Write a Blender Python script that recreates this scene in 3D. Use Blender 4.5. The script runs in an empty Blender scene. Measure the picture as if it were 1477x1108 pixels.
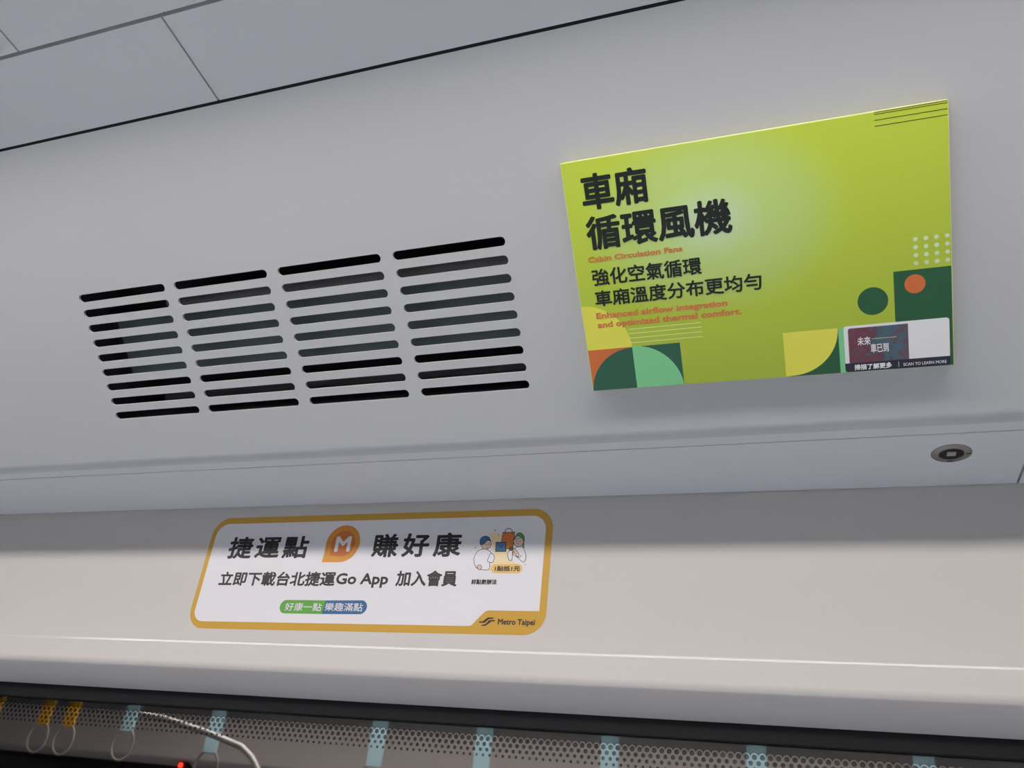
import bpy, bmesh, math, random
from mathutils import Vector, Matrix

C = bpy.context.scene.collection
sc = bpy.context.scene
H = 1.62                                   # eye height above the car floor

# ------------------------------------------------------------------ camera
cam_d = bpy.data.cameras.new('camera')
cam = bpy.data.objects.new('camera', cam_d); C.objects.link(cam)
cam_d.sensor_fit = 'HORIZONTAL'; cam_d.sensor_width = 36.0
cam_d.lens = 28.92; cam_d.clip_start = 0.01
ROT = Matrix(((0.9439534, 0.0738701, 0.3217067), (0.3153455, -0.4897600, -0.8128298), (0.0975153, 0.8687223, -0.4856052)))
cam.matrix_world = Matrix.Translation((0, 0, H)) @ ROT.to_4x4()
sc.camera = cam

# ------------------------------------------------------------------ world, exposure
w = bpy.data.worlds.new('world'); sc.world = w; w.use_nodes = True
w.node_tree.nodes['Background'].inputs[0].default_value = (0.5, 0.55, 0.6, 1)
w.node_tree.nodes['Background'].inputs[1].default_value = 0.02
sc.view_settings.view_transform = 'Standard'
sc.view_settings.look = 'None'
sc.view_settings.exposure = -0.04
sc.view_settings.gamma = 1.0
sc.view_settings.use_curve_mapping = False
LAMP = 18.5                                # radiance of the ceiling strip light
LAMP_COL = (1.0, 0.94, 0.885, 1)

# ------------------------------------------------------------------ materials
def lin(c):
    return tuple((x/255/12.92 if x/255 <= 0.04045 else ((x/255+0.055)/1.055)**2.4) for x in c)
M = {}
def mat(name, col, rough=0.5, spec=0.5, metal=0.0, noise=0.0, scale=30.0, bump=0.0):
    m = bpy.data.materials.new(name); m.use_nodes = True
    nt = m.node_tree; b = nt.nodes['Principled BSDF']
    b.inputs['Base Color'].default_value = (*col, 1)
    b.inputs['Roughness'].default_value = rough
    b.inputs['Specular IOR Level'].default_value = spec
    b.inputs['Metallic'].default_value = metal
    if noise or bump:
        tc = nt.nodes.new('ShaderNodeTexCoord'); n = nt.nodes.new('ShaderNodeTexNoise')
        n.inputs['Scale'].default_value = scale; n.inputs['Detail'].default_value = 3
        nt.links.new(tc.outputs['Object'], n.inputs['Vector'])
        if noise:
            mx = nt.nodes.new('ShaderNodeMix'); mx.data_type = 'RGBA'
            mx.inputs[6].default_value = (*[c*(1-noise) for c in col], 1)
            mx.inputs[7].default_value = (*[min(1, c*(1+noise)) for c in col], 1)
            nt.links.new(n.outputs['Fac'], mx.inputs[0])
            nt.links.new(mx.outputs[2], b.inputs['Base Color'])
        if bump:
            bp = nt.nodes.new('ShaderNodeBump'); bp.inputs['Strength'].default_value = bump
            bp.inputs['Distance'].default_value = 0.001
            nt.links.new(n.outputs['Fac'], bp.inputs['Height'])
            nt.links.new(bp.outputs[0], b.inputs['Normal'])
    M[name] = m
    return m
mat('grey_panel', (0.57, 0.58, 0.60), 0.42, 0.4, noise=0.015, scale=3)
mat('cream_panel', (0.645, 0.615, 0.60), 0.16, 0.5, noise=0.012, scale=3)
mat('ceiling_paint', (0.78, 0.80, 0.83), 0.45, 0.4, noise=0.015, scale=3)
mat('cover_paint', (0.72, 0.74, 0.78), 0.4, 0.4, noise=0.015, scale=3)
mat('lip_bend_shade', (0.60, 0.615, 0.64), 0.4, 0.4, noise=0.015, scale=3)
mat('void', (0.012, 0.012, 0.015), 0.9, 0.1)
mat('floor_vinyl', (0.66, 0.72, 0.82), 0.5, 0.4, noise=0.1, scale=60)
mat('dado', (0.26, 0.275, 0.30), 0.5)
mat('trough', (0.03, 0.03, 0.032), 0.7, 0.2)
mat('end_wall', (0.5, 0.51, 0.53), 0.5)
mat('duct', (0.06, 0.06, 0.07), 0.7, 0.2)
mat('fan_steel', (0.135, 0.165, 0.172), 0.45, 0.4, noise=0.1, scale=8)
mat('fan_black', (0.05, 0.05, 0.055), 0.45, 0.5)
mat('fan_grey', (0.16, 0.155, 0.155), 0.5, 0.4)
mat('screw', (0.5, 0.5, 0.5), 0.3, 0.5, 1.0)
mat('rubber', (0.011, 0.012, 0.014), 0.6, 0.2)
mat('lock_steel', (0.34, 0.325, 0.31), 0.38, 0.5, 0.85, noise=0.05, scale=90)
mat('lock_dark', (0.012, 0.01, 0.01), 0.5, 0.3)
mat('lock_key', (0.42, 0.40, 0.40), 0.4, 0.5, 0.5)
mat('strap_blue', (0.50, 0.76, 0.86), 0.5)
mat('strap_yellow', (0.75, 0.42, 0.06), 0.5)
mat('strap_ring', (0.36, 0.35, 0.34), 0.3)
mat('rail_steel', (0.42, 0.42, 0.42), 0.4, 0.5, 0.6)
mat('tunnel', (0.03, 0.03, 0.032), 0.9, 0.1)
# prints
mat('ink', (0.016, 0.022, 0.018), 0.5, 0.3)
mat('ink_black', (0.012, 0.011, 0.014), 0.35, 0.4)
mat('ink_grey', (0.035, 0.032, 0.034), 0.35, 0.4)
mat('ink_orange', (0.74, 0.235, 0.075), 0.5, 0.3)
mat('p_green', (0.028, 0.125, 0.055), 0.5, 0.3)
mat('p_green_teal', (0.035, 0.135, 0.085), 0.5, 0.3)
mat('p_coral', (0.74, 0.19, 0.055), 0.5, 0.3)
mat('p_yellow', (0.86, 0.83, 0.11), 0.5, 0.3)
mat('p_mint', (0.25, 0.70, 0.33), 0.5, 0.3)
mat('p_line', (0.85, 0.95, 0.50), 0.5, 0.3)
mat('p_line_dark', (0.10, 0.085, 0.01), 0.5, 0.3)
mat('p_dot', (0.70, 0.86, 0.56), 0.5, 0.3)
mat('board_edge', (0.80, 0.80, 0.42), 0.4, 0.4)
mat('p_white', (0.90, 0.90, 0.92), 0.4, 0.4)
mat('p_navy', (0.018, 0.02, 0.045), 0.4, 0.4)
mat('s_white', (0.81, 0.79, 0.84), 0.28, 0.4)
mat('s_gold', (0.62, 0.36, 0.055), 0.32, 0.4)
mat('s_gold_light', (0.82, 0.56, 0.20), 0.32, 0.4)
mat('s_amber', (0.70, 0.30, 0.04), 0.32, 0.4)
mat('s_burnt', (0.62, 0.17, 0.03), 0.32, 0.4)
mat('s_green', (0.13, 0.40, 0.07), 0.32, 0.4)
mat('s_blue', (0.045, 0.15, 0.32), 0.32, 0.4)
mat('s_hair_green', (0.08, 0.33, 0.07), 0.32, 0.4)
mat('s_skin', (0.78, 0.55, 0.45), 0.35, 0.4)
mat('s_glow', (0.86, 0.70, 0.45), 0.35, 0.4)
mat('s_brown', (0.12, 0.07, 0.02), 0.35, 0.4)

def lime_material():
    """Lime printed ground: a soft mint patch behind the lettering is part of the print."""
    m = bpy.data.materials.new('lime_print'); m.use_nodes = True; nt = m.node_tree
    b = nt.nodes['Principled BSDF']; b.inputs['Roughness'].default_value = 0.5
    b.inputs['Specular IOR Level'].default_value = 0.3
    tc = nt.nodes.new('ShaderNodeTexCoord')
    mp = nt.nodes.new('ShaderNodeMapping')
    mp.inputs['Location'].default_value = (-0.205, 0.112, 0)
    mp.vector_type = 'POINT'
    sc_ = nt.nodes.new('ShaderNodeVectorMath'); sc_.operation = 'MULTIPLY'
    sc_.inputs[1].default_value = (1/0.20, 1/0.15, 0)
    ln = nt.nodes.new('ShaderNodeVectorMath'); ln.operation = 'LENGTH'
    nt.links.new(tc.outputs['Object'], mp.inputs['Vector'])
    nt.links.new(mp.outputs[0], sc_.inputs[0]); nt.links.new(sc_.outputs[0], ln.inputs[0])
    r = nt.nodes.new('ShaderNodeValToRGB'); r.color_ramp.interpolation = 'EASE'
    e = r.color_ramp.elements
    e[0].position = 0.0; e[0].color = (0.62, 0.80, 0.52, 1)
    e[1].position = 1.0; e[1].color = (0.54, 0.68, 0.066, 1)
    k = e.new(0.45); k.color = (0.55, 0.73, 0.22, 1)
    nt.links.new(ln.outputs['Value'], r.inputs[0]); nt.links.new(r.outputs[0], b.inputs['Base Color'])
    M['lime_print'] = m
lime_material()
def picture_material():
    """Small printed picture: soft maroon, teal and slate colour blobs."""
    m = bpy.data.materials.new('picture_print'); m.use_nodes = True; nt = m.node_tree
    b = nt.nodes['Principled BSDF']; b.inputs['Roughness'].default_value = 0.4
    tc = nt.nodes.new('ShaderNodeTexCoord')
    n = nt.nodes.new('ShaderNodeTexNoise'); n.inputs['Scale'].default_value = 95; n.inputs['Detail'].default_value = 2
    sp = nt.nodes.new('ShaderNodeSeparateXYZ')
    nt.links.new(tc.outputs['Object'], n.inputs['Vector']); nt.links.new(tc.outputs['Object'], sp.inputs[0])
    mr = nt.nodes.new('ShaderNodeMapRange')
    mr.inputs[1].default_value = 0.378; mr.inputs[2].default_value = 0.456
    nt.links.new(sp.outputs[0], mr.inputs[0])
    a = nt.nodes.new('ShaderNodeMath'); a.operation = 'MULTIPLY_ADD'
    a.inputs[1].default_value = 1.5; a.inputs[2].default_value = -0.75
    nt.links.new(n.outputs['Fac'], a.inputs[0])
    s = nt.nodes.new('ShaderNodeMath'); s.operation = 'ADD'
    nt.links.new(mr.outputs[0], s.inputs[0]); nt.links.new(a.outputs[0], s.inputs[1])
    r = nt.nodes.new('ShaderNodeValToRGB'); e = r.color_ramp.elements
    e[0].position = 0.0; e[0].color = (0.16, 0.06, 0.09, 1)
    e[1].position = 1.0; e[1].color = (0.14, 0.08, 0.10, 1)
    for p, c in ((0.3, (0.17, 0.035, 0.055)), (0.45, (0.10, 0.07, 0.11)), (0.6, (0.05, 0.14, 0.17)), (0.8, (0.07, 0.13, 0.19))):
        k = e.new(p); k.color = (*c, 1)
    nt.links.new(s.outputs[0], r.inputs[0]); nt.links.new(r.outputs[0], b.inputs['Base Color'])
    M['picture_print'] = m
picture_material()
def lamp_material():
    m = bpy.data.materials.new('lamp_diffuser'); m.use_nodes = True; nt = m.node_tree
    b = nt.nodes['Principled BSDF']; b.inputs['Base Color'].default_value = (0.8, 0.8, 0.8, 1)
    b.inputs['Emission Color'].default_value = LAMP_COL; b.inputs['Emission Strength'].default_value = LAMP
    M['lamp_diffuser'] = m
    m = bpy.data.materials.new('red_lamp'); m.use_nodes = True
    b = m.node_tree.nodes['Principled BSDF']; b.inputs['Base Color'].default_value = (0.6, 0.02, 0.01, 1)
    b.inputs['Emission Color'].default_value = (1, 0.04, 0.02, 1); b.inputs['Emission Strength'].default_value = 6
    M['red_lamp'] = m
lamp_material()
def glass_material():
    m = bpy.data.materials.new('window_glass'); m.use_nodes = True; nt = m.node_tree
    nt.nodes.remove(nt.nodes['Principled BSDF']); out = nt.nodes['Material Output']
    t = nt.nodes.new('ShaderNodeBsdfTransparent'); t.inputs[0].default_value = (0.75, 0.78, 0.78, 1)
    g = nt.nodes.new('ShaderNodeBsdfGlossy'); g.inputs['Roughness'].default_value = 0.0
    mx = nt.nodes.new('ShaderNodeMixShader'); mx.inputs[0].default_value = 0.11
    nt.links.new(t.outputs[0], mx.inputs[1]); nt.links.new(g.outputs[0], mx.inputs[2])
    nt.links.new(mx.outputs[0], out.inputs[0])
    M['window_glass'] = m
glass_material()
FILM_TOP = 0.1625 + H
def film_material():
    """Reflective tint film; its upper edge is punched with four rows of shrinking holes."""
    m = bpy.data.materials.new('perforated_film'); m.use_nodes = True; nt = m.node_tree
    nt.nodes.remove(nt.nodes['Principled BSDF']); out = nt.nodes['Material Output']
    N = nt.nodes.new; L = nt.links.new
    def val(x): return x
    def math_(op, a, b=None, c=None):
        n = N('ShaderNodeMath'); n.operation = op
        for i, v in enumerate((a, b, c)):
            if v is None: continue
            if isinstance(v, (int, float)): n.inputs[i].default_value = v
            else: L(v, n.inputs[i])
        return n.outputs[0]
    tc = N('ShaderNodeTexCoord'); sp = N('ShaderNodeSeparateXYZ'); L(tc.outputs['Object'], sp.inputs[0])
    X, Z = sp.outputs[0], sp.outputs[2]
    P = 0.0122
    def dist(z0, off):
        t = math_('FLOORED_MODULO', math_('ADD', X, 100.0 + off), P)
        dx = math_('SUBTRACT', t, P/2)
        dz = math_('SUBTRACT', Z, z0)
        return math_('SQRT', math_('ADD', math_('MULTIPLY', dx, dx), math_('MULTIPLY', dz, dz)))
    z1 = FILM_TOP - 0.0062
    rows = [(z1 - 0.0088*i, (P/2 if i % 2 else 0.0), r) for i, r in enumerate((0.0040, 0.0035, 0.0030, 0.0024))]
    hole = None; first = None
    for z0, off, r in rows:
        d = dist(z0, off)
        if first is None: first = d
        h = math_('LESS_THAN', d, r)
        hole = h if hole is None else math_('MAXIMUM', hole, h)
    body = math_('MAXIMUM', math_('LESS_THAN', Z, z1 - 0.001), math_('LESS_THAN', first, 0.0062))
    film = math_('MULTIPLY', body, math_('SUBTRACT', 1.0, hole))
    clear = N('ShaderNodeBsdfTransparent')
    tint = N('ShaderNodeBsdfTransparent'); tint.inputs[0].default_value = (0.45, 0.45, 0.46, 1)
    gl = N('ShaderNodeBsdfGlossy'); gl.inputs['Roughness'].default_value = 0.02
    gl.inputs[0].default_value = (1.0, 0.93, 0.90, 1)
    mx = N('ShaderNodeMixShader'); mx.inputs[0].default_value = 0.36
    L(tint.outputs[0], mx.inputs[1]); L(gl.outputs[0], mx.inputs[2])
    m2 = N('ShaderNodeMixShader'); L(film, m2.inputs[0]); L(clear.outputs[0], m2.inputs[1]); L(mx.outputs[0], m2.inputs[2])
    L(m2.outputs[0], out.inputs[0])
    M['perforated_film'] = m
film_material()

# ------------------------------------------------------------------ mesh helpers
def tag(o, label=None, cat=None, group=None, kind=None):
    for k, v in (('label', label), ('category', cat), ('group', group), ('kind', kind)):
        if v: o[k] = v
    return o
def empty(name, mw):
    o = bpy.data.objects.new(name, None); C.objects.link(o); o.matrix_world = mw
    o.empty_display_size = 0.05
    return o
def link(name, me, mats, parent=None, mw=None, smooth=False):
    for m in (mats if isinstance(mats, (list, tuple)) else [mats]): me.materials.append(M[m])
    if smooth:
        for p in me.polygons: p.use_smooth = True
        me.set_sharp_from_angle(angle=math.radians(35))
    o = bpy.data.objects.new(name, me); C.objects.link(o)
    if parent is not None: o.parent = parent            # parts live in their thing's frame
    if mw is not None: o.matrix_local = mw
    return o
def build(name, bm, mats, parent=None, mw=None, smooth=False):
    bmesh.ops.recalc_face_normals(bm, faces=bm.faces)
    me = bpy.data.meshes.new(name); bm.to_mesh(me); bm.free()
    return link(name, me, mats, parent, mw, smooth)
def add_box(bm, a, b, mi=0, bevel=0.0):
    vs = [bm.verts.new((x, y, z)) for x in (a[0], b[0]) for y in (a[1], b[1]) for z in (a[2], b[2])]
    fs = [bm.faces.new([vs[i] for i in q]) for q in ((0,1,3,2),(4,6,7,5),(0,4,5,1),(2,3,7,6),(0,2,6,4),(1,5,7,3))]
    for f in fs: f.material_index = mi
    if bevel:
        es = list({e for f in fs for e in f.edges})
        bmesh.ops.bevel(bm, geom=es, offset=bevel, segments=3, profile=0.5, affect='EDGES')
def add_prism(bm, pts, z0, z1, mi=0):
    """Flat outline in local x, y with thickness from z0 to z1."""
    n = len(pts)
    lo = [bm.verts.new((p[0], p[1], z0)) for p in pts]; hi = [bm.verts.new((p[0], p[1], z1)) for p in pts]
    fs = [bm.faces.new(hi), bm.faces.new(lo[::-1])]
    for i in range(n):
        j = (i+1) % n; fs.append(bm.faces.new((lo[i], lo[j], hi[j], hi[i])))
    for f in fs: f.material_index = mi
def add_extrusion(bm, prof, x0, x1, mi=0):
    """Closed (y, z) outline drawn out along x."""
    n = len(prof)
    a = [bm.verts.new((x0, p[0], p[1])) for p in prof]; b = [bm.verts.new((x1, p[0], p[1])) for p in prof]
    fs = [bm.faces.new(a), bm.faces.new(b[::-1])]
    for i in range(n):
        j = (i+1) % n; fs.append(bm.faces.new((a[i], b[i], b[j], a[j])))
    for f in fs: f.material_index = mi
def thick(path, t):
    """A sheet outline from an open (y, z) path, thickened to its right-hand side."""
    off = []
    for i, p in enumerate(path):
        a = Vector(path[max(0, i-1)]); b = Vector(path[min(len(path)-1, i+1)])
        d = (b-a).normalized(); off.append((p[0] + d.y*-1*t*-1, p[1] + d.x*-1*t))
    return list(path) + off[::-1]
def add_tube(bm, pts, r, seg=10, mi=0, closed=False):
    rings = []; n = len(pts)
    for i, p in enumerate(pts):
        p = Vector(p)
        if closed: d = Vector(pts[(i+1) % n]) - Vector(pts[i-1])
        else: d = Vector(pts[min(n-1, i+1)]) - Vector(pts[max(0, i-1)])
        d.normalize(); u = d.orthogonal().normalized() if abs(d.y) > 0.99 else d.cross(Vector((0, 1, 0))).normalized()
        v = d.cross(u)
        rings.append([bm.verts.new(p + r*(math.cos(k*2*math.pi/seg)*u + math.sin(k*2*math.pi/seg)*v)) for k in range(seg)])
    for i in range(n if closed else n-1):
        A, B = rings[i], rings[(i+1) % n]
        for k in range(seg):
            f = bm.faces.new((A[k], A[(k+1) % seg], B[(k+1) % seg], B[k])); f.material_index = mi
    if not closed:
        bm.faces.new(rings[0][::-1]).material_index = mi; bm.faces.new(rings[-1]).material_index = mi
def arc(cx, cy, r, a0, a1, n=24, ry=None):
    ry = r if ry is None else ry
    return [(cx + r*math.cos(math.radians(a0+(a1-a0)*i/n)), cy + ry*math.sin(math.radians(a0+(a1-a0)*i/n))) for i in range(n+1)]
def circle(cx, cy, r, ry=None, n=40): return arc(cx, cy, r, 0, 360, n, ry)[:-1]
def round_rect(x0, y0, x1, y1, r, n=8):
    rs = r if isinstance(r, (list, tuple)) else (r, r, r, r)       # BL BR TR TL
    out = []
    for (cx, cy, a, q) in ((x0, y0, 180, rs[0]), (x1, y0, 270, rs[1]), (x1, y1, 0, rs[2]), (x0, y1, 90, rs[3])):
        if q == 0: out.append((cx, cy)); continue
        ccx = cx + (q if cx == x0 else -q); ccy = cy + (q if cy == y0 else -q)
        out += arc(ccx, ccy, q, a, a+90, n)
    return out
def holed_sheet(outer, holes, half):
    """Flat sheet with true openings: filled 2-D curve turned into a mesh."""
    c = bpy.data.curves.new('outline', 'CURVE'); c.dimensions = '2D'; c.fill_mode = 'BOTH'; c.extrude = half
    for pts in [outer] + holes:
        s = c.splines.new('POLY'); s.points.add(len(pts)-1); s.use_cyclic_u = True
        for q, p in zip(s.points, pts): q.co = (p[0], p[1], 0, 1)
    o = bpy.data.objects.new('outline', c); C.objects.link(o); bpy.context.view_layer.update()
    me = bpy.data.meshes.new_from_object(o.evaluated_get(bpy.context.evaluated_depsgraph_get()))
    bpy.data.objects.remove(o); bpy.data.curves.remove(c)
    me.materials.clear()
    return me
def lettering(name, items, z, parent, thickness=0.0001):
    """Printed text. items: (string, x0, x1, y0, y1 of the inked box, stroke growth, material, spacing)."""
    bm = bmesh.new(); mats = []
    lift = 0
    for (s, x0, x1, y0, y1, grow, mname, spacing) in items:
        if mname not in mats: mats.append(mname)
        c = bpy.data.curves.new('text', 'FONT'); c.body = s; c.resolution_u = 3; c.space_character = spacing
        o = bpy.data.objects.new('text', c); C.objects.link(o); bpy.context.view_layer.update()
        me = bpy.data.meshes.new_from_object(o.evaluated_get(bpy.context.evaluated_depsgraph_get()))
        bpy.data.objects.remove(o); bpy.data.curves.remove(c)
        xs = [v.co.x for v in me.vertices]; ys = [v.co.y for v in me.vertices]
        sx = (x1-x0-2*grow)/(max(xs)-min(xs)); sy = (y1-y0-2*grow)/(max(ys)-min(ys))
        shifts = [(0, 0)]
        if grow:
            shifts += [(grow*math.cos(a), grow*math.sin(a)) for a in [k*math.pi/6 for k in range(12)]]
            if grow > 0.0012: shifts += [(grow*0.55*math.cos(a), grow*0.55*math.sin(a)) for a in [k*math.pi/3 for k in range(6)]]
        for k, (dx, dy) in enumerate(shifts):
            vs = [bm.verts.new((x0+grow+(v.co.x-min(xs))*sx+dx, y0+grow+(v.co.y-min(ys))*sy+dy, z+thickness+k*2e-6)) for v in me.vertices]
            for p in me.polygons:
                try: f = bm.faces.new([vs[i] for i in p.vertices]); f.material_index = mats.index(mname)
                except ValueError: pass
        bpy.data.meshes.remove(me)
    me = bpy.data.meshes.new(name); bm.to_mesh(me); bm.free()
    return link(name, me, mats, parent)
def print_layer(name, shapes, parent, z=0.0, step=0.000008):
    """Flat printed shapes, later ones over earlier ones. shapes: (outline, material)."""
    bm = bmesh.new(); mats = []
    for i, (pts, m) in enumerate(shapes):
        if m not in mats: mats.append(m)
        for q in (pts if isinstance(pts[0][0], (tuple, list)) else [pts]):
            add_prism(bm, q, z, z + 0.00012 + i*step, mats.index(m))
    return build(name, bm, mats, parent)
def ribbon(pts, wd):
    L, Rr = [], []
    for i, p in enumerate(pts):
        a = Vector(pts[max(0, i-1)]); b = Vector(pts[min(len(pts)-1, i+1)])
        d = (b-a).normalized(); n = Vector((-d.y, d.x))*wd/2
        L.append((p[0]+n.x, p[1]+n.y)); Rr.append((p[0]-n.x, p[1]-n.y))
    return [[L[i], L[i+1], Rr[i+1], Rr[i]] for i in range(len(L)-1)]
def smooth_path(pts, closed=False, n=6):
    out = []; m = len(pts)
    for i in range(m if closed else m-1):
        g = (lambda k: pts[k % m]) if closed else (lambda k: pts[max(0, min(m-1, k))])
        p0, p1, p2, p3 = g(i-1), g(i), g(i+1), g(i+2)
        for j in range(n):
            t = j/n
            out.append(tuple(0.5*((2*p1[k]) + (-p0[k]+p2[k])*t + (2*p0[k]-5*p1[k]+4*p2[k]-p3[k])*t*t + (-p0[k]+3*p1[k]-3*p2[k]+p3[k])*t**3) for k in (0, 1)))
    if not closed: out.append(tuple(pts[-1]))
    return out

# ------------------------------------------------------------------ frames of the two wall planes
T = 0.824498                                # lean of the upper panel (47.2 degrees from upright)
ct, st = math.cos(T), math.sin(T)
DP = 1.231287                               # distance of the upper panel from the eye point
US = Vector((0, -st, ct))                   # up along the panel
PANEL = Matrix.Translation((0, DP*ct, DP*st + H)) @ Matrix.Rotation(math.pi/2 + T, 4, 'X')
YW = 1.394                                  # lower wall panel
WALL = Matrix.Translation((0, YW, H)) @ Matrix.Rotation(math.pi/2, 4, 'X')
X0, X1 = -7.0, 4.0
MIR = Matrix.Scale(-1, 4, (0, 1, 0))

# ------------------------------------------------------------------ the setting
bm = bmesh.new(); add_box(bm, (X0, -1.5, -0.05), (X1, 1.5, 0)); tag(build('floor', bm, 'floor_vinyl'), kind='structure')
for nm, x in (('wall_left', X0), ('wall_right', X1)):
    bm = bmesh.new(); add_box(bm, (x-0.02, -1.6, 0), (x+0.02, 1.6, 2.9)); tag(build(nm, bm, 'end_wall'), kind='structure')

# upper sloping panel: flat sheet with the opening for the vent, then the rounded lip below
UT, UB = 0.1562, None
CB = Vector((1.179, 0.5868))                # where panel and underside would meet
dp = Vector((st, -ct)); du = Vector((math.cos(math.radians(3)), -math.sin(math.radians(3))))
TL_ = 0.0133
p1 = CB - dp*TL_; p2 = CB + du*TL_
UB = Vector((0, p1.x, p1.y)).dot(US)
VX0, VX1, VU0, VU1 = -1.288, -0.381, -0.388, -0.106
SHEET = 0.0045
me = holed_sheet([(X0, UB), (X1, UB), (X1, UT), (X0, UT)], [[(VX0, VU0), (VX0, VU1), (VX1, VU1), (VX1, VU0)]], SHEET/2)
wu = link('wall_upper', me, 'grey_panel', mw=PANEL @ Matrix.Translation((0, 0, -SHEET/2)))
tag(wu, kind='structure')
lip = []
for i in range(13):
    s = i/12; q = p1*(1-s)**2 + CB*2*s*(1-s) + p2*s*s; lip.append((q.x, q.y+H))
SEAM_Y = 1.2168
def under(y): return 0.5868 - 0.0524*(y-1.179) + H
lip.append((SEAM_Y, under(SEAM_Y)))
def back_off(path, t):
    off = []
    for i, p in enumerate(path):
        a = Vector(path[max(0, i-1)]); b = Vector(path[min(len(path)-1, i+1)]); d = (b-a).normalized()
        off.append((p[0] - d.y*t, p[1] + d.x*t))
    return list(path) + off[::-1]
bm = bmesh.new(); add_extrusion(bm, back_off(lip, 0.003), X0, X1)
for f in bm.faces:
    c = f.calc_center_median(); f.material_index = 1 if c.y > p2.x + 0.001 else 0  # bend toned darker than the flat lip, its shading put into the colour
tag(build('trim_1', bm, ['lip_bend_shade', 'cover_paint'], smooth=True), kind='structure')

# underside covers
EDGE_Y = 1.3925
def cover_prof(): return [(SEAM_Y+0.0022, under(SEAM_Y+0.0022)), (EDGE_Y, under(EDGE_Y)), (EDGE_Y, under(EDGE_Y)+0.012), (SEAM_Y+0.0022, under(SEAM_Y+0.0022)+0.012)]
COVER_END = 0.3240
t = empty('access_cover', Matrix.Translation((-1.2, 1.305, under(1.305))))
tag(t, 'long grey access cover under the sloping panel, with the round key lock', 'cover')
inv = t.matrix_world.inverted()
bm = bmesh.new(); add_extrusion(bm, cover_prof(), -2.9, COVER_END); bm.transform(inv)
build('cover_panel', bm, 'cover_paint', t)
LM = Matrix.Translation((0.2205, 1.2795, under(1.2795))) @ Matrix.Rotation(math.pi - math.radians(3), 4, 'X')   # local z points down out of the cover
LM = inv @ LM
lk = None
def ring_mesh(r0, r1, z0, z1, n=48):
    b = bmesh.new(); prof = [(r0, z0), (r1, z0), (r1, z1*0.55), (r1-0.0015, z1), (r0+0.0008, z1)]
    rows = [[b.verts.new((r*math.cos(k*2*math.pi/n), r*math.sin(k*2*math.pi/n), z)) for k in range(n)] for r, z in prof]
    for i in range(len(prof)):
        A, B = rows[i], rows[(i+1) % len(prof)]
        for k in range(n): b.faces.new((A[k], A[(k+1) % n], B[(k+1) % n], B[k]))
    return b
lk = build('key_lock', ring_mesh(0.0168, 0.0283, -0.004, 0.0018), 'lock_steel', t, LM, smooth=True)
lk['label'] = 'round brushed steel lock ring with a square key in its dark centre'
bm = bmesh.new(); add_prism(bm, circle(0, 0, 0.0172), -0.003, 0.0006); build('lock_socket', bm, 'lock_dark', lk)
bm = bmesh.new(); add_box(bm, (-0.0062, -0.0062, 0.0), (0.0062, 0.0062, 0.0022), bevel=0.0006); build('square_key', bm, 'lock_key', lk)
bm = bmesh.new()
add_box(bm, (0.0195, -0.0012, 0.0012), (0.0262, 0.0012, 0.0021)); build('index_mark', bm, 'lock_dark', lk)
bm = bmesh.new(); add_box(bm, (-0.004, -0.0235, 0.0012), (0.004, -0.0215, 0.0021)); build('index_mark', bm, 'lock_dark', lk)
t = empty('access_cover', Matrix.Translation((1.2, 1.305, under(1.305))))
tag(t, 'grey access cover at the right edge, just past the dark seam beside the lock', 'cover')
bm = bmesh.new(); add_extrusion(bm, cover_prof(), COVER_END+0.0035, X1); bm.transform(t.matrix_world.inverted())
build('cover_panel', bm, 'cover_paint', t)
bm = bmesh.new(); add_extrusion(bm, [(1.21, H+0.598), (1.392, H+0.590), (1.392, H+0.61), (1.21, H+0.61)], X0, X1)
tag(build('trim_2', bm, 'void'), kind='structure')

# lower wall panel with its ridge and overhanging sill
RZ = 0.2900
low = [(YW, 0.64), (YW, RZ+0.006)]
for i in range(13):                           # slight raised ridge that catches the ceiling light
    u = i/12; low.append((YW - 0.0009*(3*u*u-2*u**3), RZ + 0.0035 - 0.0070*u))
low += [(1.3928, 0.280), (1.3912, 0.2525)]
for i in range(1, 9):
    s = i/8; A, B, D = Vector((1.3912, 0.2525)), Vector((1.3909, 0.2454)), Vector((1.3965, 0.2393))
    q = A*(1-s)**2 + B*2*s*(1-s) + D*s*s; low.append((q.x, q.y))
low += [(1.456, 0.2036), (1.462, 0.2036)]
def lower_outline():
    return [(y, z+H) for y, z in low] + [(1.52, 0.2036+H), (1.52, 0.64+H)]
bm = bmesh.new(); add_extrusion(bm, lower_outline(), X0, X1)
tag(build('wall_lower', bm, 'cream_panel', smooth=True), kind='structure')
# wall below the window (out of the picture)
bm = bmesh.new(); add_box(bm, (X0, 1.40, 0), (X1, 1.52, H-0.72)); tag(build('wall_below', bm, 'dado'), kind='structure')

# the window: gasket, pane, film
def window(name, sgn, ya=1.47):
    S = Matrix.Scale(sgn, 4, (0, 1, 0))
    bm = bmesh.new(); add_box(bm, (X0, ya, H-0.73), (X1, ya+0.006, H+0.195)); bm.transform(S)
    g = build(name, bm, 'window_glass'); tag(g, kind='structure')
    bm = bmesh.new()
    add_extrusion(bm, [(1.4575, H+0.2034), (1.4585, H+0.1775), (1.4605, H+0.1755), (1.4695, H+0.1755), (1.4695, H+0.2034)], X0, X1)
    bm.transform(S); build('window_gasket', bm, 'rubber', g)
    return g
g1 = window('window_1', 1)
bm = bmesh.new()
vs = [bm.verts.new(p) for p in ((X0, 1.4693, H-0.70), (X1, 1.4693, H-0.70), (X1, 1.4693, FILM_TOP+0.001), (X0, 1.4693, FILM_TOP+0.001))]
bm.faces.new(vs); f = build('tint_film', bm, 'perforated_film', g1)

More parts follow.
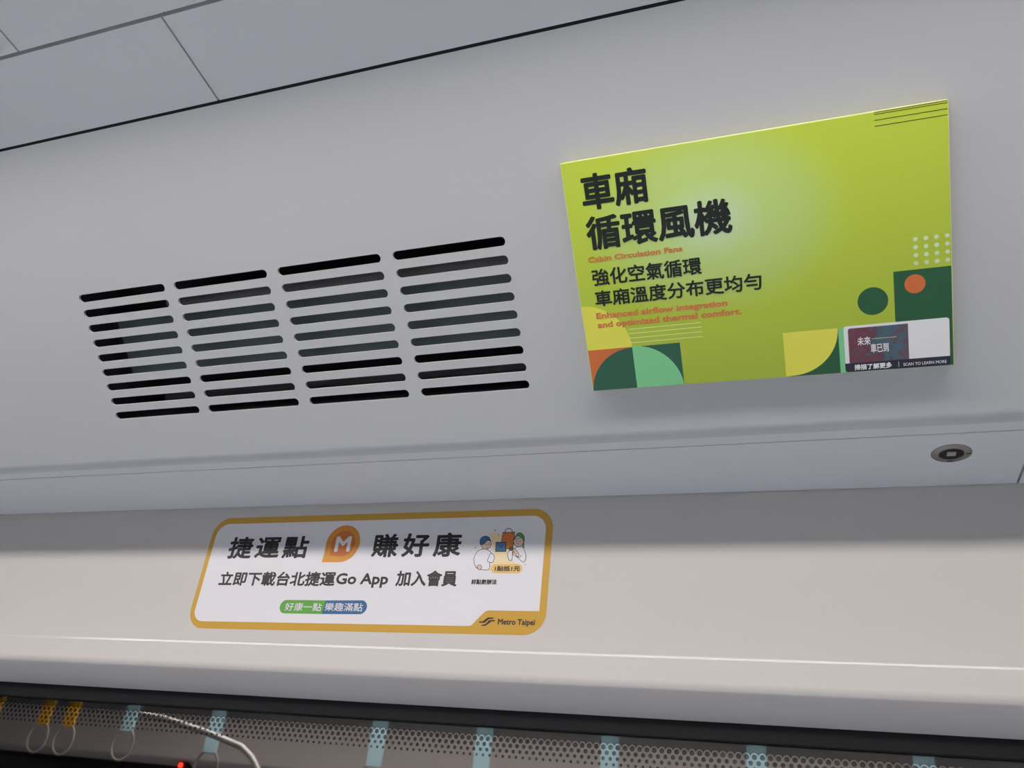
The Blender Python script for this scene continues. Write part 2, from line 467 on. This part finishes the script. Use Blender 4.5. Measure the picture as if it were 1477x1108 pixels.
# the other side of the car, mirrored
bm = bmesh.new()
pt = Vector((0, DP*ct, DP*st)) + US*UT; pb = Vector((0, p1.x, p1.y))
add_extrusion(bm, back_off([(pt.y, pt.z+H), (pb.y, pb.z+H)] + lip + [(1.392, under(1.392))], 0.004), X0, X1)
add_extrusion(bm, lower_outline(), X0, X1)
add_box(bm, (X0, 1.40, 0), (X1, 1.52, H-0.72), mi=1)
bm.transform(MIR); tag(build('wall_back', bm, ['cream_panel', 'dado'], smooth=True), kind='structure')
window('window_2', -1)
for nm, y in (('wall_tunnel', 2.7), ('wall_tunnel_back', -2.7)):
    bm = bmesh.new(); add_box(bm, (X0-3, y-0.02, -1), (X1+3, y+0.02, 4)); tag(build(nm, bm, 'tunnel'), kind='structure')

# ceiling
def cz(y): return 1.011 + 0.1056*(0.7203-abs(y)) + H
bm = bmesh.new()
add_box(bm, (X0, -0.80, 1.19+H), (X1, 0.80, 1.22+H))
tag(build('ceiling', bm, 'void'), kind='structure')
def strip(y0, y1, x0, x1, th=0.012):
    b = bmesh.new(); add_extrusion(b, [(y0, cz(y0)), (y1, cz(y1)), (y1, cz(y1)+th), (y0, cz(y0)+th)], x0, x1); return b
YA, YB = 0.7163, 0.5682
YC, YD = 0.5622, 0.4305
S1, S2, GP = -0.853, -1.133, 0.0018
def ceiling_panel(y0, y1, x0, x1, label):
    mw = Matrix.Translation(((x0+x1)/2, (y0+y1)/2, cz((y0+y1)/2)))
    b = strip(y0, y1, x0, x1); b.transform(mw.inverted())
    me = bpy.data.meshes.new('ceiling_panel'); bmesh.ops.recalc_face_normals(b, faces=b.faces); b.to_mesh(me); b.free()
    o = link('ceiling_panel', me, 'ceiling_paint'); o.matrix_world = mw
    tag(o, label, 'ceiling panel', 'ceiling panels above the sloping wall')
ceiling_panel(YA, YB, S1-1.2+GP, S1-GP, 'grey ceiling panel bordering the sloping wall, left of its slanting crosswise seam')
ceiling_panel(YA, YB, S1+GP, S1+1.2-GP, 'grey ceiling panel bordering the sloping wall, right of its slanting crosswise seam')
ceiling_panel(YC, YD, S2-1.2+GP, S2-GP, 'small corner of grey ceiling panel at the top left edge of the photo')
ceiling_panel(YC, YD, S2+GP, S2+1.2-GP, 'grey ceiling panel beyond the thick dark joint, along the top edge')
bm = bmesh.new()
for y0, y1, s in ((YA, YB, S1), (YC, YD, S2)):
    for x0, x1 in ((X0, s-1.2-GP), (s+1.2+GP, X1)):
        add_extrusion(bm, [(y0, cz(y0)), (y1, cz(y1)), (y1, cz(y1)+0.012), (y0, cz(y0)+0.012)], x0, x1)
add_extrusion(bm, [(0.185, cz(0.185)), (-0.185, cz(0.185)), (-0.185, cz(0.185)+0.012), (0.185, cz(0.185)+0.012)], X0, X1)
add_extrusion(bm, [(-0.425, cz(0.425)), (-0.72, cz(0.72)), (-0.72, cz(0.72)+0.012), (-0.425, cz(0.425)+0.012)], X0, X1)
tag(build('ceiling_outer', bm, 'ceiling_paint'), kind='structure')

# strip light in the ceiling
LY0, LY1 = 0.205, 0.405
t = empty('ceiling_light', Matrix.Translation((-1.5, 0.305, cz(0.305))))
tag(t, 'long white strip light set flush into the car ceiling', 'light')
inv = t.matrix_world.inverted()
bm = bmesh.new(); add_extrusion(bm, [(LY0, cz(0.3)), (LY1, cz(0.3)), (LY1, cz(0.3)+0.01), (LY0, cz(0.3)+0.01)], -2.9, 1.1)
bm.transform(inv); build('lamp_diffuser', bm, 'lamp_diffuser', t)
bm = bmesh.new()
for a, b in ((LY0-0.018, LY0), (LY1, LY1+0.022)):
    add_extrusion(bm, [(a, cz(0.3)-0.002), (b, cz(0.3)-0.002), (b, cz(0.3)+0.03), (a, cz(0.3)+0.03)], -2.9, 1.1)
bm.transform(inv); build('lamp_frame', bm, 'ceiling_paint', t)

# added unseen fill light, sunk deep so it brightens the floor, not the near wall
t = empty('ceiling_light', Matrix.Translation((-1.5, -0.305, cz(0.305))))
tag(t, 'added unseen fill light, sunk in a trough on the far side of the ceiling', 'light')
inv = t.matrix_world.inverted()
bm = bmesh.new(); add_extrusion(bm, [(-LY0, cz(0.3)+0.085), (-LY1, cz(0.3)+0.085), (-LY1, cz(0.3)+0.095), (-LY0, cz(0.3)+0.095)], -3.6, 2.3)
bm.transform(inv); build('lamp_diffuser', bm, 'lamp_diffuser', t)
bm = bmesh.new()
for a, b in ((-LY0+0.018, -LY0), (-LY1, -LY1-0.018)):
    add_extrusion(bm, [(a, cz(0.3)-0.002), (b, cz(0.3)-0.002), (b, cz(0.3)+0.095), (a, cz(0.3)+0.095)], -3.6, 2.3)
bm.transform(inv); build('fill_light_trough', bm, 'trough', t)  # dark sides added to keep the fill light off the near wall

# ------------------------------------------------------------------ ventilation grille
t = empty('air_vent', PANEL @ Matrix.Translation(((VX0+VX1)/2, (VU0+VU1)/2, 0)))
tag(t, 'slotted air vent in the sloping wall, nine rows of dark slots in four columns', 'vent')
OFF = Matrix.Translation((-(VX0+VX1)/2, -(VU0+VU1)/2, 0))       # panel coordinates -> vent frame
slots = []
for c in range(4):
    for r in range(9):
        xa = -1.2645 + 0.2208*c; xb = xa + 0.1985 - (0.003 if c == 3 else 0) + (0.002 if c == 0 else 0)
        yc = -0.1283 - 0.0295*r - 0.0006*(c/3)
        h = 0.0075
        slots.append(arc(xb-h, yc, h, -90, 90, 10) + arc(xa+h, yc, h, 90, 270, 10))
me = holed_sheet([(VX0, VU0), (VX1, VU0), (VX1, VU1), (VX0, VU1)], [s[::-1] for s in slots], SHEET/2)
link('grille_plate', me, 'grey_panel', t, OFF @ Matrix.Translation((0, 0, -SHEET/2)))
bm = bmesh.new()                             # open duct box behind the plate
D = -0.16
for a, b in (((VX0, VU0-0.008, D), (VX1, VU0, -SHEET)), ((VX0, VU1, D), (VX1, VU1+0.03, -SHEET)), ((VX0-0.06, VU0-0.008, D), (VX0, VU1+0.03, -SHEET)),
             ((VX1, VU0-0.008, D), (VX1+0.01, VU1+0.03, -SHEET)), ((VX0-0.06, VU0-0.008, D-0.004), (VX1+0.01, VU1+0.03, D))):
    add_box(bm, a, b)
build('air_duct', bm, 'duct', t, OFF)
fan = bmesh.new(); add_box(fan, (-1.252, -0.302, -0.075), (-0.405, -0.188, -0.060), bevel=0.003)
fh = build('fan_housing', fan, 'fan_steel', t, OFF)
bm = bmesh.new(); add_prism(bm, circle(-0.416, -0.196, 0.005), -0.060, -0.056); build('screw', bm, 'screw', fh)
bm = bmesh.new(); add_tube(bm, [(-1.12, -0.1655, -0.075), (-0.405, -0.1655, -0.075)], 0.0175, 20); build('fan_roller', bm, 'fan_grey', t, OFF, smooth=True)
bm = bmesh.new(); add_tube(bm, [(-1.19, -0.354, -0.07), (-0.40, -0.354, -0.07)], 0.010, 16); build('lower_rod', bm, 'fan_black', t, OFF, smooth=True)
bm = bmesh.new()
for xa, xb, u0, u1 in ((-1.335, -1.312, -0.30, -0.15), (-1.295, -1.270, -0.31, -0.17)):
    add_box(bm, (xa, u0, -0.10), (xb, u1, -0.085))
build('side_bracket', bm, 'fan_black', t, OFF)

# ------------------------------------------------------------------ lime advertising board
BT = 0.016
t = empty('advertisement_board', PANEL)
org = PANEL.inverted() @ Vector((-0.29872, 0.84186+0.004*ct, 0.87131+0.004*st + H))      # top left corner of the face
BM = Matrix.Translation((org.x, org.y, 0)); t.matrix_world = PANEL @ BM
tag(t, 'lime green printed board with Chinese lettering, mounted on the sloping wall', 'sign')
BW, BH = 0.5125, 0.3535
bm = bmesh.new(); add_box(bm, (0, -BH, 0.0), (BW, 0, BT), bevel=0.0022)
for f in bm.faces: f.normal_update(); f.material_index = 0 if (f.normal.z > 0.9 or f.normal.z < -0.9) else 1
build('board_body', bm, ['lime_print', 'board_edge'], t, smooth=True)
mm = lambda pts: [(x/1000, y/1000) for x, y in pts]
e = 1.6
shapes = [
    (mm([(e, -287)] + arc(0.9, -286.5, 70.2, 0, 90, 20)), 'p_yellow'),
]
for v in (-258.8, -265.6, -272.8, -280.2): shapes.append((mm([(69, v-0.4), (178, v-0.4), (178, v+0.4), (69, v+0.4)]), 'p_line'))
shapes += [
    (mm([(e, -286.5), (71, -286.5), (71, -352.6), (e, -352.6)]), 'p_coral'),
    (mm([(71, -352.6)] + arc(71, -357.5, 70, 90, 176, 20) + [(1.6, -352.6)]), 'p_green_teal'),
    (mm([(70.8, -286.5), (143.4, -286.5), (143.4, -352.6), (70.8, -352.6)]), 'p_green_teal'),
    (mm([(71, -352.6)] + arc(71, -357.5, 72.2, 4, 90, 20)), 'p_mint'),
]
for i, v in enumerate((2.8, -4.4, -11.8, -19.3)):
    if i == 0: v = -1.9
    shapes.append((mm([(425, v-0.45), (BW*1000-e, v-0.45), (BW*1000-e, v+0.45), (425, v+0.45)]), 'p_line_dark'))
for i in range(4):
    for j in range(4): shapes.append((mm(circle(468.6+12.8*i, -173-10.85*j, 2.9, n=16)), 'p_dot'))
shapes += [
    (mm([(440, -214), (BW*1000-e, -214), (BW*1000-e, -352.6), (440, -352.6)]), 'p_green'),
    (mm(circle(466.3, -233.6, 13.0)), 'p_coral'),
    (mm(circle(412.6, -252, 19.6)), 'p_green'),
    (mm([(291, -286), (365.6, -286), (365.6, -352.6), (291, -352.6)]), 'p_green'),
    (mm([(291, -286), (365.2, -286)] + arc(300, -286.5, 65.2, 0, -82, 20) + [(291, -352.6)]), 'p_yellow'),
    (mm([(365.6, -286), (440.5, -286), (440.5, -352.6), (365.6, -352.6)]), 'p_mint'),
]
# left corner 0-8 (with four pale stripes), dark stripes 9-12, dots 13-28, right-hand blocks 29-
print_layer('corner_print', [shapes[0]] + shapes[5:9], t, BT)
print_layer('pale_stripe_print', shapes[1:5], t, BT)
print_layer('dark_stripe_print', shapes[9:13], t, BT)
print_layer('dot_grid_print', shapes[13:29], t, BT)
print_layer('green_block_print', shapes[29:31], t, BT)
print_layer('green_disc_print', shapes[31:32], t, BT)
print_layer('leaf_block_print', shapes[32:], t, BT)
ZB = BT + 0.0003
lettering('title_lettering', [('車廂', 0.026, 0.1235, -0.0740, -0.0212, 0.0015, 'ink', 1.0), ('循環風機', 0.0250, 0.2355, -0.1332, -0.0825, 0.0015, 'ink', 1.0)], ZB, t)
lettering('body_lettering', [('強化空氣循環', 0.0243, 0.1868, -0.1872, -0.1612, 0.0006, 'ink', 1.0), ('車廂溫度分布更均勻', 0.0243, 0.2683, -0.2190, -0.1942, 0.0006, 'ink', 1.0)], ZB, t)
o = lettering('english_lettering', [('Cabin Circulation Fans', 0.0222, 0.1625, -0.1504, -0.1421, 0.00045, 'ink_orange', 1.0),
    ('Enhanced airflow integration', 0.0224, 0.2180, -0.2405, -0.2285, 0.0006, 'ink_orange', 1.0),
    ('and optimized thermal comfort.', 0.0226, 0.2370, -0.2551, -0.2428, 0.0006, 'ink_orange', 1.0)], ZB, t)
o['label'] = 'orange English lettering'
# information card in the lower right corner of the board
card = print_layer('information_card', [(mm(round_rect(372.8, -339.5, 507, -284.6, (0, 0, 4, 4))), 'p_white')], t, BT+0.0002)
card['label'] = 'white card with a small picture and a navy caption bar'
ZC = BT + 0.00035
print_layer('picture', [(mm(round_rect(378.3, -339.5, 455.6, -288.2, (0, 0, 0, 3))), 'picture_print')], card, ZC)
print_layer('caption_bar', [(mm(round_rect(372.2, -352.3, 507.4, -339.3, (4, 4, 0, 0))), 'p_navy'), (mm([(441.8, -350), (442.3, -350), (442.3, -342), (441.8, -342)]), 'p_white')], card, ZC)
lettering('caption_lettering', [('掃描了解更多', 0.3842, 0.4332, -0.3502, -0.3418, 0.0003, 'p_white', 1.0), ('SCAN TO LEARN MORE', 0.4480, 0.5025, -0.3490, -0.3446, 0.00005, 'p_white', 1.0)], ZC+0.0002, card)
print_layer('picture_rule', [([(0.4085, -0.3060), (0.4405, -0.3060), (0.4405, -0.3054), (0.4085, -0.3054)], 'p_dot')], card, ZC+0.0002)
lettering('picture_lettering', [('未來', 0.3900, 0.4072, -0.3142, -0.3018, 0.0002, 'p_white', 1.0), ('車已到', 0.4068, 0.4300, -0.3262, -0.3130, 0.0002, 'p_white', 1.0)], ZC+0.0002, card)

# ------------------------------------------------------------------ sticker on the lower wall
SO = Vector((-0.82, 0.436))                  # sticker centre in wall coordinates
t = empty('advertisement_sticker', WALL @ Matrix.Translation((SO.x, SO.y, 0)))
tag(t, 'wide white sticker with a gold rounded border on the lower wall, under the vent', 'sticker')
def W(pts): return [(x/1000 - SO.x, y/1000 - SO.y) for x, y in pts]
TILT = 3.2/760
def rr(x0, y0, x1, y1, r):
    return [(x, y + (x+820)*TILT) for x, y in round_rect(x0, y0, x1, y1, r, 10)]
print_layer('gold_border', [(W(rr(-1202, 318, -438.5, 553.2, 40)), 's_gold')], t, 0)
tab = rr(-1191, 332.5, -452, 539.5, (24, 0, 28, 28))
tab = [p for p in tab if not (p[0] > -455 and p[1] < 345)]
k = next(i for i, p in enumerate(tab) if p[0] > -600 and p[1] > 400)      # first point of the right-hand side
ins = [(-584, 333.3), (-578, 334.5), (-562, 352), (-554, 360), (-548, 361.8), (-452.0, 361.8)]
tab = tab[:k] + ins + tab[k:]
print_layer('white_face', [(W(tab), 's_white')], t, 0.0001)
ZS = 0.0003
def sx(x): return x/1000 - SO.x
def sy(y): return y/1000 - SO.y
def L_(s, x0, x1, y0, y1, g, m, sp=1.0): return (s, sx(x0), sx(x1), sy(y0), sy(y1), g, m, sp)
lettering('headline_lettering', [L_('捷運點', -1149, -955, 461, 508.5, 0.0015, 'ink_black', 1.22)], ZS, t)
lettering('headline_lettering', [L_('賺好康', -808, -618, 462, 510.5, 0.0015, 'ink_black', 1.30)], ZS, t)
lettering('body_lettering', [L_('立即下載台北捷運', -1151, -877, 404, 433.5, 0.0010, 'ink_grey'), L_('Go App', -875, -760.5, 401.5, 430.5, 0.0010, 'ink_grey'),
    L_('加入會員', -744, -617, 405, 435.5, 0.0010, 'ink_grey'), L_('詳點數辦法', -588, -538, 409, 419, 0.0004, 'ink_grey')], ZS, t)
# round point badge
bx, by, br = -876.5, 491, 38.5
drop = arc(bx, by, br, -90, 180, 36) + [(bx-br+0.5, by-20), (bx-br-1, by-br+0.2)]
r2 = 27
inner = arc(bx+1, by, r2, -100, 190, 36) + [(bx-r2+3, by-r2+3)]
bd = print_layer('point_badge', [(W(drop), 's_amber'), (W(inner), 's_burnt')], t, ZS)
bd['label'] = 'orange drop shaped badge with a white letter M'
lettering('badge_letter', [L_('M', -893, -858, 474, 506, 0.0014, 's_white')], ZS+0.0003, bd)
# two-colour slogan pill
h = 13.2
pl = print_layer('slogan_pill', [(W(arc(-976.5, 363, h, 90, 270, 14) + [(-891.5, 349.8), (-888, 376.2)]), 's_green'),
    (W([(-888, 376.2), (-891.5, 349.8)] + arc(-809, 364, h, -90, 90, 14)), 's_blue')], t, ZS)
pl['label'] = 'pill shape, green on the left and blue on the right'
lettering('slogan_lettering', [L_('好康一點', -977, -894.5, 355, 371, 0.00015, 's_white'), L_('樂趣滿點', -887, -804.5, 355.8, 371.8, 0.00015, 's_white')], ZS+0.0003, pl)
# picture of two people with shopping bags; artwork units follow the drawing itself
def A(X, Y):
    px = 600 + X/6.714; py = 740 + Y/6.714
    return (-568.1 + 1.36*(px-701) + 0.16*(py-784), 487.7 - 1.336*(py-784) - 0.0155*(px-701))
def P(*pts): return W([A(*p) for p in pts])
def PS(*pts): return W(smooth_path([A(*p) for p in pts], True))
def LN(wd, *pts): return [W(q) for q in ribbon(smooth_path([A(*p) for p in pts]), wd)]
def OUT(wd, *pts):
    q = smooth_path([A(*p) for p in pts], True); return [W(k) for k in ribbon(q + [q[0], q[1]], wd)]
man_body = ((600, 370), (660, 352), (700, 362), (735, 400), (716, 455), (708, 545), (610, 545), (570, 510), (560, 440))
wom_body = ((960, 345), (1000, 330), (1040, 335), (1066, 400), (1064, 450), (1040, 475), (985, 430), (945, 400))
lw = 1.0
sh = [(PS((720, 205), (800, 190), (860, 250), (900, 330), (920, 420), (960, 480), (1000, 520), (700, 560), (740, 480), (760, 380), (730, 280)), 's_glow'),
      (PS(*man_body), 's_white'), (OUT(lw, *man_body), 'ink_black'),
      (PS((636, 300), (720, 285), (718, 330), (690, 352), (650, 350)), 's_skin'),
      (OUT(lw, (630, 275), (722, 270), (722, 325), (692, 350), (645, 340)), 'ink_black'),
      (PS((618, 290), (625, 250), (660, 225), (705, 232), (726, 275), (700, 262), (660, 300), (630, 310)), 's_blue'),
      (OUT(lw, (618, 290), (625, 250), (660, 225), (705, 232), (726, 275), (700, 262), (660, 300), (630, 310)), 'ink_black'),
      (LN(0.8, (672, 312), (682, 309), (690, 314)), 'ink_black'), (LN(0.8, (700, 308), (708, 306), (714, 310)), 'ink_black'), (LN(0.8, (680, 335), (690, 338), (700, 333)), 'ink_black'),
      (PS((715, 405), (740, 395), (762, 430), (745, 478), (712, 478), (692, 465), (708, 430)), 's_white'),
      (OUT(lw, (715, 405), (740, 395), (762, 430), (745, 478), (712, 478), (692, 465), (708, 430)), 'ink_black'),
      (PS((590, 520), (620, 505), (636, 530), (610, 552)), 's_skin'), (OUT(lw, (590, 520), (620, 505), (636, 530), (610, 552)), 'ink_black'),
      (P((846, 185), (968, 182), (945, 355), (820, 345)), 'ink_black'), (P((851, 191), (961, 188), (939, 349), (827, 339)), 's_burnt'),
      (LN(1.2, (870, 205), (872, 165), (905, 148), (938, 165), (940, 205)), 'ink_black'),
      (P((776, 282), (882, 280), (878, 377), (770, 378)), 'ink_black'), (P((782, 289), (875, 287), (871, 371), (777, 372)), 's_blue'),
      (LN(1.0, (808, 305), (815, 330), (835, 330), (842, 305)), 'ink_black'),
      (PS((1050, 250), (1055, 330), (1040, 335), (1030, 260)), 's_hair_green'),
      (PS(*wom_body), 's_white'), (OUT(lw, *wom_body), 'ink_black'),
      (PS((958, 265), (1040, 250), (1040, 300), (1005, 325), (965, 310)), 's_skin'), (OUT(lw, (956, 260), (1042, 245), (1042, 300), (1005, 328), (962, 310)), 'ink_black'),
      (PS((962, 250), (985, 205), (1020, 192), (1054, 225), (1054, 275), (1030, 240), (990, 225)), 's_hair_green'),
      (OUT(lw, (962, 250), (985, 205), (1020, 192), (1054, 225), (1054, 275), (1030, 240), (990, 225)), 'ink_black'),
      (LN(0.8, (975, 275), (985, 272), (993, 277)), 'ink_black'), (LN(0.8, (1008, 273), (1018, 271), (1026, 275)), 'ink_black'), (LN(0.8, (985, 298), (995, 301), (1003, 297)), 'ink_black'),
      (PS((892, 395), (925, 360), (940, 385), (930, 455), (905, 455)), 's_white'), (OUT(lw, (892, 395), (925, 360), (940, 385), (930, 455), (905, 455)), 'ink_black'),
      (PS((905, 335), (940, 325), (948, 360), (910, 365)), 's_brown'),
      (PS((945, 360), (965, 350), (1000, 400), (985, 425)), 's_skin'), (OUT(lw, (945, 360), (965, 350), (1000, 400), (985, 425)), 'ink_black'),
      (LN(lw, (1025, 410), (1010, 430), (985, 425)), 'ink_black')]
for X, Y, s in ((770, 165, 13), (800, 213, 13), (575, 338, 12), (1060, 498, 10)):
    sh.append((P((X, Y-s), (X+3, Y-3), (X+s, Y), (X+3, Y+3), (X, Y+s), (X-3, Y+3), (X-s, Y), (X-3, Y-3)), 's_hair_green' if X < 800 else 's_gold'))
il = print_layer('shoppers_picture', sh, t, ZS, 0.000006)
il['label'] = 'drawing of two people with a red and a blue shopping bag'
lp = print_layer('price_pill', [(W(round_rect(-552, 430.5, -491, 447.5, 8.4, 10)), 's_gold_light')], t, ZS+0.0004)
lettering('price_lettering', [L_('1點抵1元', -544.5, -495, 433.8, 444, 0.0006, 's_brown')], ZS+0.0006, lp)
# operator's mark and name on the gold tab
def lg(pts): return W([(-533.3 - 30 + x*30, 334 + y*15.2) for x, y in pts])
mk = [(lg([(0.0, 0.52), (0.22, 0.52), (0.44, 0.88), (0.55, 1.0), (0.95, 1.0), (0.80, 0.84), (0.62, 0.82), (0.48, 0.60), (0.40, 0.42), (0.30, 0.36), (0.0, 0.36)]), 'ink_grey'),
      (lg([(1.0, 0.55), (0.78, 0.55), (0.62, 0.30), (0.52, 0.14), (0.42, 0.02), (0.10, 0.0), (0.28, 0.17), (0.40, 0.20), (0.50, 0.38), (0.58, 0.62), (0.70, 0.70), (0.98, 0.71)]), 'ink_grey')]
print_layer('operator_mark', mk, t, ZS)
lettering('operator_lettering', [L_('Metro Taipei', -527.5, -458, 334.0, 347.2, 0.0004, 'ink_grey')], ZS, t)

# ------------------------------------------------------------------ rail and straps across the aisle (mirrored in the window)
RY, RZ_ = -0.35, 0.62 + H
t = empty('handrail', Matrix.Translation((-1.7, RY, RZ_)))
tag(t, 'steel ceiling handrail that carries the hanging straps across the aisle', 'rail')
bm = bmesh.new(); add_tube(bm, [(-4.6, 0, 0), (3.2, 0, 0)], 0.016, 12); build('rail_bar', bm, 'rail_steel', t, smooth=True)
for x in (-4.2, -2.0, 0.2, 2.4):
    bm = bmesh.new(); add_tube(bm, [(x, 0, 0), (x, 0, cz(RY)-RZ_+0.02)], 0.011, 10); build('rail_post', bm, 'rail_steel', t, smooth=True)
def make_strap(drop=0.0):
    r = empty('hanging_strap', Matrix.Translation((0, RY, RZ_)))
    b = bmesh.new(); add_box(b, (-0.034, -0.006, -0.345-drop), (0.034, 0.006, -0.018), bevel=0.003); build('strap_band', b, 'strap_blue', r)
    b = bmesh.new(); add_tube(b, [(0.019*math.cos(a*math.pi/8), 0, 0.019*math.sin(a*math.pi/8)) for a in range(16)], 0.0025, 8, closed=True); build('rail_loop', b, 'strap_ring', r)
    b = bmesh.new()
    pts = [(0.058*math.cos(a*math.pi/16), 0, -0.400 - drop + 0.066*math.sin(a*math.pi/16)) for a in range(32)]
    add_tube(b, pts, 0.0055, 10, closed=True); build('strap_ring', b, 'strap_ring', r, smooth=True)
    return r
proto = make_strap(); proto_long = make_strap(0.06)
xs = [(-3.84, 'y'), (-3.51, 'y'), (-3.35, 'y'), (-3.0, 'b'), (-2.52, 'b'), (-1.716, 'b'), (-1.252, 'b'), (-0.747, 'b'), (-0.218, 'b'), (0.322, 'b')]
names = {'y': ['leftmost', 'second from the left', 'third from the left'],
         'b': ['leftmost', 'second from the left', 'third from the left', 'fourth from the left', 'third from the right', 'second from the right', 'rightmost']}
cnt = {'y': 0, 'b': 0}
for i, (x, c) in enumerate(xs):
    src = proto if i < 4 else proto_long
    if i in (0, 4): r = src
    else:
        r = src.copy(); C.objects.link(r)
        for ch in src.children:
            k = ch.copy(); C.objects.link(k); k.parent = r
    r.location = (x, RY, RZ_)
    col = 'yellow' if c == 'y' else 'pale blue'
    tag(r, '%s hanging strap, %s of the %s straps in the window' % (col, names[c][cnt[c]], col.split()[-1]), 'strap', 'hanging straps mirrored in the window')
    cnt[c] += 1
for r in [o for o in C.objects if o.name.startswith('hanging_strap')]:
    if 'yellow' in r['label']:
        for ch in r.children:
            if ch.name.startswith('strap_band'):
                ch.data = ch.data.copy(); ch.data.materials[0] = M['strap_yellow']
bm = bmesh.new()
k = 0.976
add_tube(bm, [(x*k, -0.27, z*k+H) for x, z in ((-2.95, 0.352), (-2.80, 0.340), (-2.55, 0.295), (-2.36, 0.250), (-2.30, 0.215), (-2.255, 0.170), (-2.21, 0.05), (-2.19, -0.3), (-2.19, -1.655))], 0.014, 12)
tag(build('grab_pole', bm, 'rail_steel', smooth=True), 'pale bent grab pole mirrored in the window near its left end', 'pole')
t = empty('signal_lamp', Matrix.Translation((-3.49, -1.392, 0.207+H)))
tag(t, 'small red signal lamp seen as a red spot in the window', 'lamp')
bm = bmesh.new(); add_box(bm, (-0.03, -0.06, -0.018), (0.03, 0.0, 0.018), bevel=0.004); build('lamp_housing', bm, 'rubber', t)
bm = bmesh.new(); add_prism(bm, circle(0, 0, 0.014, n=20), 0, 0.008); bm.transform(Matrix.Rotation(-math.pi/2, 4, 'X')); build('lamp_lens', bm, 'red_lamp', t)
